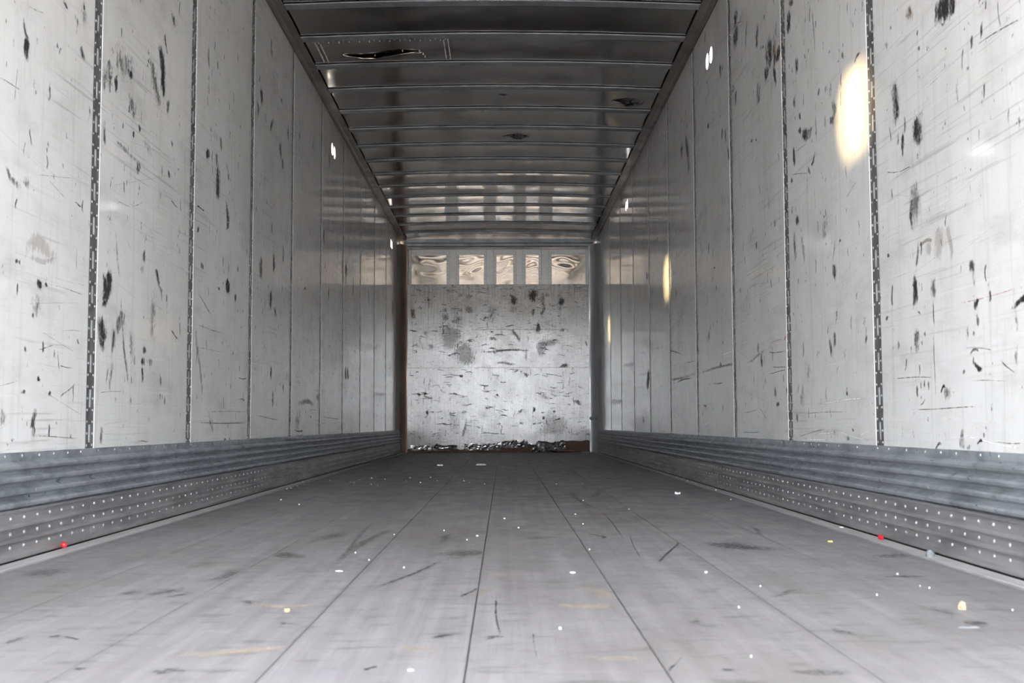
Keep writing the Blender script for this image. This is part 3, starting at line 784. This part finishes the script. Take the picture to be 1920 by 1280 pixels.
# ------------------------------------------------------------------ ceiling: cambered sheet on cross bows
ceiling = struct('ceiling', 'dull aluminium trailer roof carried on galvanised cross bows')
CAM = 0.026


def camber(x):
    return CAM * (1 - (x / 1.21) ** 2)


NX, NY = 108, 840
PUNCTURES = ((1.02, 8.65, 0.055, 1, 'roof'), (0.175, 9.80, 0.05, 2, 'foil'), (0.068, 8.53, 0.018, 3, 'foil'), (-0.10, 8.95, 0.02, 4, 'roof'))


def in_tear(x, y, grow=0.0):
    t = (x + 0.83) / 0.36
    if not 0 < t < 1:
        return False
    return abs(y - 7.50 - 0.02 * math.sin(t * 6)) < 0.034 * math.sin(math.pi * t) ** 0.7 + grow


def cut_out(pts):
    c = [sum(q[i] for q in pts) / len(pts) for i in (0, 1)]
    if in_tear(c[0], c[1], 0.012):
        return True
    for (x, y, R_, _, _) in PUNCTURES:
        if all(((q[0] - x) / (R_ * 1.55 * 1.5)) ** 2 + ((q[1] - y) / (R_ * 1.55)) ** 2 < 1 for q in pts):
            return True
    return False


def roof_z(x, y):
    ph = ((y - 6.575) / 0.569) % 1.0
    sag = math.sin(math.pi * ph) ** 2
    return 2.8085 + camber(x) + sag * (0.003 + 0.004 * noise.noise(Vector((x * 1.7, y * 1.9, 1.0)))) + 0.0012 * noise.noise(Vector((x * 5, y * 4, 7)))
b = MB()
for j in range(NY + 1):
    y = Y0 + (YB + 0.03 - Y0) * j / NY
    for i in range(NX + 1):
        x = -1.30 + 2.60 * i / NX
        b.v.append((x, y, roof_z(x, y)))
for j in range(NY):
    for i in range(NX):
        k = j * (NX + 1) + i
        f = (k, k + NX + 1, k + NX + 2, k + 1)
        if not (7.3 < b.v[k][1] < 10.1 and cut_out([b.v[q] for q in f])):
            b.f.append(f)
roof = b.build('roof_sheet', 'roof', ceiling, smooth=True, fix=False)
b = MB()
b.box(-1.31, 1.31, Y0, YB + 0.05, 2.885, 2.90)
b.build('roof_skin', 'rail', ceiling)


def bow_mesh():
    b = MB()
    prof = [(0.022, 0.020), (0.019, 0.0080), (0.001, 0.0072), (0.0, 0.0062), (0.0, 0.0012), (0.0015, 0.0), (0.0825, 0.0), (0.084, 0.002), (0.083, 0.0055), (0.065, 0.0065), (0.062, 0.020)]
    n = 25
    def ring(k):
        x = -1.215 + 2.43 * k / (n - 1)
        return [(x, a, 2.797 + camber(x) + z) for a, z in prof]
    b.sweep(ring, n)
    return b.mesh('roof_bow', 'bow')


BM_ = bow_mesh()
rb = MB()
for s in (-1, 1):
    for y in (0.02, 0.065):
        rb.dome((s * 1.195, y, 2.7975), (0, 0, -1), 0.006, 0.004)
RB_ = rb.mesh('rivets', 'rivet', smooth=True, fix=False)
k = -12
while True:
    y = 6.555 + 0.569 * k
    k += 1
    if y < Y0:
        continue
    if y > YB - 0.1:
        break
    o = obj('roof_bow', BM_, ceiling, (0, y, 0))
    stuff(obj('rivets', RB_, o))

# the riveted repair patch with its tear, between two bows
b = MB()
X0, X1, Q0, Q1 = -1.172, -0.272, 7.20, 7.645
NPX, NPY = 72, 36
for j in range(NPY + 1):
    y = Q0 + (Q1 - Q0) * j / NPY
    for i in range(NPX + 1):
        x = X0 + (X1 - X0) * i / NPX
        b.v.append((x, y, roof_z(x, y) - 0.004))
for j in range(NPY):
    for i in range(NPX):
        q = j * (NPX + 1) + i
        if not in_tear(X0 + (X1 - X0) * (i + .5) / NPX, Q0 + (Q1 - Q0) * (j + .5) / NPY):
            b.f.append((q, q + NPX + 1, q + NPX + 2, q + 1))
patch = b.build('repair_patch', 'roof', ceiling, smooth=True, fix=False)
r = MB()
def prv(x, y):
    r.dome((x, y, roof_z(x, y) - 0.004), (0, 0, -1), 0.0055, 0.011)
for i in range(27):
    prv(X0 + 0.02 + i * 0.0325, Q0 + 0.025 + 0.028 * (i % 2))
for i in range(11):
    for x, o_ in ((X0 + 0.03, 0), (X0 + 0.058, .02), (X1 - 0.02, 0), (X1 - 0.048, .02)):
        prv(x, Q0 + 0.05 + i * 0.037 + o_)
for x, y in ((-0.79, 7.53), (-0.60, 7.46), (-0.49, 7.47), (-0.47, 7.53), (-0.46, 7.58)):
    prv(x, y)
stuff(r.build('rivets', 'rivet', patch, smooth=True, fix=False))
# the tear: a hanging curled lip along the open slit
b = MB()
n = 40
def lip(k):
    t = k / (n - 1)
    x = -1.00 + 0.52 * t
    hang = 0.024 * math.sin(math.pi * t) ** 0.6 + 0.004 * noise.noise(Vector((t * 9, 2, 3)))
    y = 7.515 + 0.035 * math.sin(t * 5.5) + 0.012 * noise.noise(Vector((t * 6, 1, 8)))
    z = roof_z(x, y) - 0.004
    return [(x, y + 0.035, z), (x, y + 0.028, z - hang * 0.5), (x, y + 0.004, z - hang), (x, y - 0.006, z - hang * 0.82), (x, y + 0.0, z - hang * 0.9 + 0.004), (x, y + 0.022, z - hang * 0.35)]
b.sweep(lip, n, closed=False)
b.build('torn_lip', 'skin', patch, smooth=True)

def puncture(x, y, R_, seed, mat='foil'):
    """metal punched in from above: a dented dish with ragged petals round an open hole"""
    rng = random.Random(seed)
    b = MB()
    z = roof_z(x, y)
    n = 18
    ph = [rng.uniform(0.6, 1.3) for _ in range(n)]
    def ring(k):
        q = []
        for i in range(n):
            t = 2 * math.pi * i / n
            rr = (R_ * 1.6, R_ * 0.9, R_ * 0.55, R_ * 0.42)[k] * (1 if k == 0 else ph[i])
            d = (0.0005, 0.008, 0.017, 0.026 * ph[(i * 5) % n])[k] * R_ / 0.07
            q.append((x + rr * math.cos(t) * 1.5, y + rr * math.sin(t), z - d))
        return q
    b.sweep(ring, 4, caps=False)
    o = b.build('puncture', mat, ceiling, smooth=True)


for q in PUNCTURES:
    puncture(*q)

# ------------------------------------------------------------------ nose wall
nose = struct('wall_back', 'battered pale nose wall of the trailer with bare aluminium bays on top')
b = MB()
b.box(-1.31, 1.31, YB + 0.03, YB + 0.06, -0.06, 2.90)
b.build('nose_skin', 'rail', nose)
XL, XR = -1.197, 1.183
YF = 15.10
bm_all = strokes(MARKS_B)
for (z0, z1, rag) in ((0.05, 1.103, True), (1.108, 2.203, False)):
    b = MB()
    n = 90
    def ring(k):
        x = XL + (XR - XL) * k / (n - 1)
        zz = z0
        if rag:
            rb_ = 0.06 * max(0, noise.noise(Vector((x * 2.3, 4, 1)))) + 0.025 * noise.noise(Vector((x * 11, 1, 2)))
            zz = z0 + rb_ + (0.10 if x > 0.83 else 0.05 * max(0, min(1, (x + 0.1) * 3)))
            zz = max(0.012, zz)
        return [(x, YF, zz), (x, YF, z1), (x, YF + 0.018, z1), (x, YF + 0.018, zz)]
    b.sweep(ring, n)
    o = b.build('nose_panel', 'nose', nose)
    mk = [q for q in bm_all if z0 - 0.2 <= (q[1] + q[3]) / 2 < z1 + .003]
    rng = random.Random(31 + rag)
    for k in range(150 if rag else 90):
        x, z = rng.uniform(XL + .03, XR - .1), rng.uniform(z0 + .12, z1 - .02)
        if not rag and z > 1.75 and rng.random() < .6:
            continue
        L = rng.uniform(0.02, 0.12)
        if rng.random() < .72:
            mk.append((x, z, x + L, z + rng.uniform(-.004, .004), rng.uniform(.006, .016), rng.uniform(.4, .9), 'k'))
        else:
            mk.append((x, z, x + rng.uniform(-.006, .006), z + L, rng.uniform(.006, .014), rng.uniform(.3, .7), 'k'))
    decal(mk, lambda x, z: (x, YF - 0.0012, z), 'scuff_marks', o, 77, (XL + .004, XR - .004, z0 + (.16 if rag else .004), z1 - .004))
# rotten sill board that shows under the torn edge of the lower panel
b = MB()
b.box(XL, 1.21, YF + 0.006, YF + 0.045, -0.005, 0.24)
b.build('sill_board', 'dkwood', nose)
# upper bays of thin buckled skin
POSTS = ((-0.656, -0.557), (-0.163, -0.065), (0.224, 0.322), (0.561, 0.667))
ed = [-1.155] + [x for q in POSTS for x in q] + [1.150]
for i in range(5):
    a, c = ed[2 * i], ed[2 * i + 1]
    b = MB()
    nx, nz = 34, 40
    for j in range(nz + 1):
        z = 2.19 + (2.66 - 2.19) * j / nz
        for q in range(nx + 1):
            x = a - 0.01 + (c - a + 0.02) * q / nx
            u, v = q / nx, j / nz
            e = math.sin(math.pi * u) * math.sin(math.pi * v) ** 0.7
            d = 0.0035 * e * noise.noise(Vector((x * 3.5, z * 5.0, i * 3.3))) + 0.0004 * e * math.sin(v * 21 + 3 * math.sin(u * 3 + i)) + 0.001 * e
            b.v.append((x, YB + 0.02 - d, z))
    for j in range(nz):
        for q in range(nx):
            w = j * (nx + 1) + q
            b.f.append((w, w + 1, w + nx + 2, w + nx + 1))
    o = b.build('skin_sheet', 'skin', nose, smooth=True, fix=False)
    # the pale top flange of the bay
    f = MB()
    f.box(a, c, YB - 0.016, YB + 0.012, 2.598, 2.668)
    f.build('bay_flange', 'npost', nose)
for (a, c) in POSTS:
    b = MB()
    pr = [(a - 0.034, YB + 0.010), (a - 0.034, YB + 0.006), (a, YB + 0.006), (a + 0.004, YF + 0.012), (c - 0.004, YF + 0.012), (c, YB + 0.006), (c + 0.034, YB + 0.006), (c + 0.034, YB + 0.010)]
    b.sweep(lambda k: [(x, y, (2.17, 2.665)[k]) for x, y in pr], 2)
    o = b.build('nose_post', 'npost', nose)
    r = MB()
    for x in (a - 0.018, c + 0.018):
        for z in range(9):
            r.dome((x, YB + 0.006, 2.23 + z * 0.05), (0, -1, 0), 0.006, 0.004)
    stuff(r.build('rivets', 'rivet', o, smooth=True, fix=False))
for x0, x1 in ((-1.185, -1.155), (1.150, 1.182)):
    b = MB()
    b.box(x0, x1, YB - 0.03, YB + 0.012, 2.17, 2.665)
    b.build('end_post', 'npost', nose, bevel=0.004)
b = MB()
b.sweep(lambda k: [((-1.25, 1.25)[k], y, z) for y, z in ((YB - 0.03, 2.668), (YB - 0.03, 2.70), (YB - 0.05, 2.708), (YB - 0.05, 2.742), (YB - 0.075, 2.75), (YB - 0.075, 2.80), (YB + 0.02, 2.83), (YB + 0.02, 2.668))], 2)
b.build('header_rail', 'bow', nose)
b = MB()
b.box(-1.26, 1.26, YB - 0.034, YB - 0.0, 2.676, 2.694)
b.build('header_lip', 'cornl', nose)
# rounded corner sheets
for s, mat in ((-1, 'cornl'), (1, 'cornr')):
    b = MB()
    xe = XL if s < 0 else XR
    rx = HW - abs(xe) + 0.004
    ry = 0.16
    pr = []
    for k in range(13):
        t = math.pi / 2 * k / 12
        pr.append((s * (abs(xe) + rx * math.sin(t)), YF - 0.004 - ry * (1 - math.cos(t))))
    pr += [(s * (HW + 0.01), YF - 0.16), (s * (HW + 0.01), YB + 0.03), (s * (abs(xe)), YB + 0.03)]
    b.sweep(lambda k: [(x, y, (0.0, 2.73)[k]) for x, y in pr], 2)
    o = b.build('corner_sheet', mat, nose)
    if s > 0:
        r = MB()
        r.dome((1.205, YF - 0.012, 0.44), (0, -1, 0), 0.026, 0.012, 9)
        r.dome((1.262, YF - 0.08, 0.44), (-0.8, -0.6, 0), 0.02, 0.01, 9)
        stuff(r.build('bolt_heads', 'grey', o, fix=False))
# the top of the room above the header
b = MB()
b.box(-1.3, 1.3, YB - 0.07, YB + 0.05, 2.79, 2.885)
b.build('roof_end_closer', 'rail', nose)

# ------------------------------------------------------------------ loose and torn things along the nose wall's foot
def crumple(x0, x1, z0, z1, y, depth, seed, nx=18, nz=6):
    b = MB()
    for j in range(nz + 1):
        for i in range(nx + 1):
            u, v = i / nx, j / nz
            x = x0 + (x1 - x0) * u
            topz = z1 + (z1 - z0) * 0.45 * noise.noise(Vector((u * 6, seed, 1)))
            z = z0 + (topz - z0) * v
            e = 0.4 + 0.6 * (1 - v)
            d = depth * e * (0.55 + 0.9 * noise.noise(Vector((x * 14, z * 22, seed))))
            b.v.append((x + 0.012 * noise.noise(Vector((x * 20, z * 20, seed + 3))), y - max(0.0, d) - 0.002, max(z, 0.001)))
    for j in range(nz):
        for i in range(nx):
            w = j * (nx + 1) + i
            b.f.append((w, w + 1, w + nx + 2, w + nx + 1))
    # turn the top and the back in so that the crumpled sheet has a body
    n0 = len(b.v)
    for i in range(nx + 1):
        q = b.v[nz * (nx + 1) + i]
        b.v.append((q[0], y + 0.004, max(q[2] - 0.02, 0.01)))
    for i in range(nx):
        w = nz * (nx + 1) + i
        b.f.append((w, w + 1, n0 + i + 1, n0 + i))
    return b


for (x0, x1, z0, z1, d, lab) in (
        (-1.15, -0.55, 0.03, 0.10, 0.03, 'crumpled aluminium strip torn loose at the left foot of the nose wall'),
        (-0.45, 0.02, 0.03, 0.12, 0.035, 'torn foil-like aluminium edge low on the nose wall below its stained patch'),
        (0.03, 0.37, 0.06, 0.15, 0.05, 'bright torn aluminium shreds hanging at the foot of the nose wall'),
        (0.41, 0.86, 0.0, 0.135, 0.09, 'dark crumpled heap of metal scrap on the floor against the nose wall')):
    o = crumple(x0, x1, z0, z1, YF - 0.002, d, x0 * 7 + 3).build('metal_scrap', 'foil', None)
    thing(o, lab, 'scrap metal')


def splinter(p, q, w, lab, mat='wood'):
    p, q = Vector(p), Vector(q)
    b = MB()
    d = (q - p).normalized()
    a = d.cross(Vector((0, 0, 1))).normalized()
    c = a.cross(d)
    def ring(k):
        t = k / 5
        e = w * (0.35, 0.9, 1.0, 0.85, 0.6, 0.15)[k]
        o = p + (q - p) * t + a * w * 0.3 * math.sin(k * 2.1)
        return [tuple(o + a * e + c * e * 0.3), tuple(o + c * e * 0.5), tuple(o - a * e + c * e * 0.25), tuple(o - c * e * 0.3)]
    b.sweep(ring, 6)
    return thing(b.build('wood_splinter', mat), lab, 'splinter')


splinter((0.80, YF - 0.03, 0.105), (1.06, YF - 0.02, 0.118), 0.018, 'upper of two pale wood splinters wedged at the right foot of the nose wall')
splinter((0.74, YF - 0.07, 0.018), (1.00, YF - 0.05, 0.022), 0.019, 'lower of two pale wood splinters lying at the right foot of the nose wall')
splinter((0.24, YF - 0.14, 0.010), (0.385, YF - 0.09, 0.055), 0.014, 'short tilted wood splinter beside the dark metal scrap heap')
splinter((-1.18, YF - 0.03, 0.010), (-0.62, YF - 0.035, 0.030), 0.012, 'long thin wood lath along the left foot of the nose wall')
splinter((1.06, YF - 0.16, 0.006), (1.19, YF - 0.15, 0.006), 0.012, 'small pale wood chip on the floor below the grey corner sheet', 'white')


def flake(x, y, z, sx, sy, h, seed, mat, name, lab, cat, group=None, rz=None):
    """an irregular flat chip with a body, lying on the floor"""
    rng = random.Random(seed)
    b = MB()
    n = 7
    rad = [rng.uniform(0.6, 1.1) for _ in range(n)]
    a0 = rng.uniform(0, 6.28) if rz is None else rz
    def ring(k):
        q = []
        for i in range(n):
            t = 2 * math.pi * i / n
            e = rad[i] * (0.92, 1.0, 0.8)[k]
            lx, ly = math.cos(t) * sx * e, math.sin(t) * sy * e
            lift = h * (0, 0.55, 1)[k] * (1 + 0.25 * math.sin(2 * t + seed))
            q.append((lx * math.cos(a0) - ly * math.sin(a0), lx * math.sin(a0) + ly * math.cos(a0), lift))
        return q
    b.sweep(ring, 3)
    o = b.build(name, mat)
    o.location = (x, y, z)
    return thing(o, lab, cat, group)


def where(x):
    if x < -1.206:
        w = 'left edge strip beside the kick plate'
    elif x > 1.206:
        w = 'right edge strip beside the kick plate'
    else:
        k = int((x + 1.206) / BW)
        w = '%s floorboard from the left scuff band' % ('first', 'second', 'third', 'fourth', 'fifth', 'sixth', 'seventh', 'eighth')[k]
    return 'tiny white flake on the ' + w, 'flake', 'white flakes on the ' + w


for i, (x, y) in enumerate(FLAKES):
    zz = 0.0
    if abs(x) > 1.206:
        x = math.copysign(min(max(abs(x), 1.218), 1.25), x)
        zz = 0.004
    sz = 0.0004 + 0.0008 * y * (0.5 + random.Random(i).random())
    flake(x, y, zz, sz, sz * 0.75, 0.0025 + sz * 0.25, i, 'white', 'paint_flake', *where(x))

flake(-0.148, 10.475, 0, 0.062, 0.03, 0.012, 301, 'white', 'paper_scrap', 'white paper scrap lying alone in the dark far part of the floor', 'paper', rz=0.1)
flake(-0.516, 10.377, 0, 0.030, 0.02, 0.012, 302, 'white', 'paper_scrap', 'small pale paper scrap left of the white scrap on the dark far floor', 'paper', rz=0.2)
flake(-0.883, 7.205, 0, 0.022, 0.016, 0.018, 303, 'foil', 'foil_lump', 'shiny crumpled foil lump on the floorboards among white flakes', 'foil')
flake(0.974, 6.107, 0, 0.024, 0.012, 0.010, 304, 'white', 'paper_scrap', 'curled white paper scrap on the floor towards the right scuff band', 'paper', rz=0.3)
flake(0.229, 2.905, 0, 0.011, 0.006, 0.003, 305, 'white', 'paper_scrap', 'flat white paper chip near the middle of the pale floorboards', 'paper', rz=0.0)
flake(-0.358, 2.956, 0, 0.012, 0.005, 0.002, 306, 'white', 'paper_scrap', 'flat white paper sliver on the boards left of the middle seam', 'paper', rz=0.0)
flake(-0.083, 1.772, 0, 0.0055, 0.003, 0.002, 307, 'white', 'paper_scrap', 'white chip beside the tan rub mark left of the middle seam', 'paper', rz=0.1)
flake(-0.373, 2.325, 0, 0.008, 0.005, 0.006, 308, 'stone', 'wood_chip', 'small tan chip beside a bare scraped streak on the floor', 'chip')
flake(1.074, 3.627, 0, 0.010, 0.006, 0.004, 309, 'yellow', 'yellow_flake', 'small yellow flake on the boards beside the right edge strip', 'flake')
flake(0.97, 2.32, 0, 0.011, 0.010, 0.013, 310, 'stone', 'pebble', 'tan pebble lying alone on the pale boards at the right', 'pebble')
flake(0.897, 2.112, 0, 0.020, 0.008, 0.003, 311, 'grey', 'dirt_clod', 'flat dark brown clod pressed into a board seam', 'dirt', rz=-0.2)
flake(1.226, 3.19, 0.004, 0.013, 0.011, 0.016, 312, 'grey', 'rubber_lump', 'dark grey rubber lump sitting on the right edge strip', 'lump')
flake(1.246, 3.66, 0.004, 0.022, 0.006, 0.012, 313, 'red', 'plastic_shard', 'red plastic shard on the edge strip below the right scuff band', 'shard', rz=1.7)
flake(1.242, 4.08, 0.004, 0.010, 0.010, 0.003, 314, 'white', 'paper_scrap', 'white scrap on the right edge strip beyond the red shard', 'paper')


def cap_ball(x, y, z, R_):
    """a hollow-looking red ball with a moulded seam ring and a small hole"""
    root = bpy.data.objects.new('plastic_ball', None)
    COL.objects.link(root)
    root.location = (x, y, z)
    b = MB()
    n = 16
    def ring(k):
        t = math.pi * (0.06 + 0.88 * k / 11)
        rr, zz = R_ * math.sin(t), R_ - R_ * math.cos(t)
        return [(rr * math.cos(2 * math.pi * i / n), rr * math.sin(2 * math.pi * i / n), zz) for i in range(n)]
    b.sweep(ring, 12)
    b.build('shell', 'red', root, smooth=True)
    b = MB()
    def tor(k):
        t = 2 * math.pi * k / 16
        return [((R_ * 0.995 + R_ * .05 * math.cos(q)) * math.cos(t), (R_ * 0.995 + R_ * .05 * math.cos(q)) * math.sin(t), R_ + R_ * .05 * math.sin(q)) for q in (0, 1.57, 3.14, 4.71)]
    b.sweep(tor, 17, caps=False)
    b.build('seam_ring', 'red', root)
    thing(root, 'small red plastic ball resting against the left kick plate', 'ball')


cap_ball(-1.258, 3.50, 0.004, 0.0095)
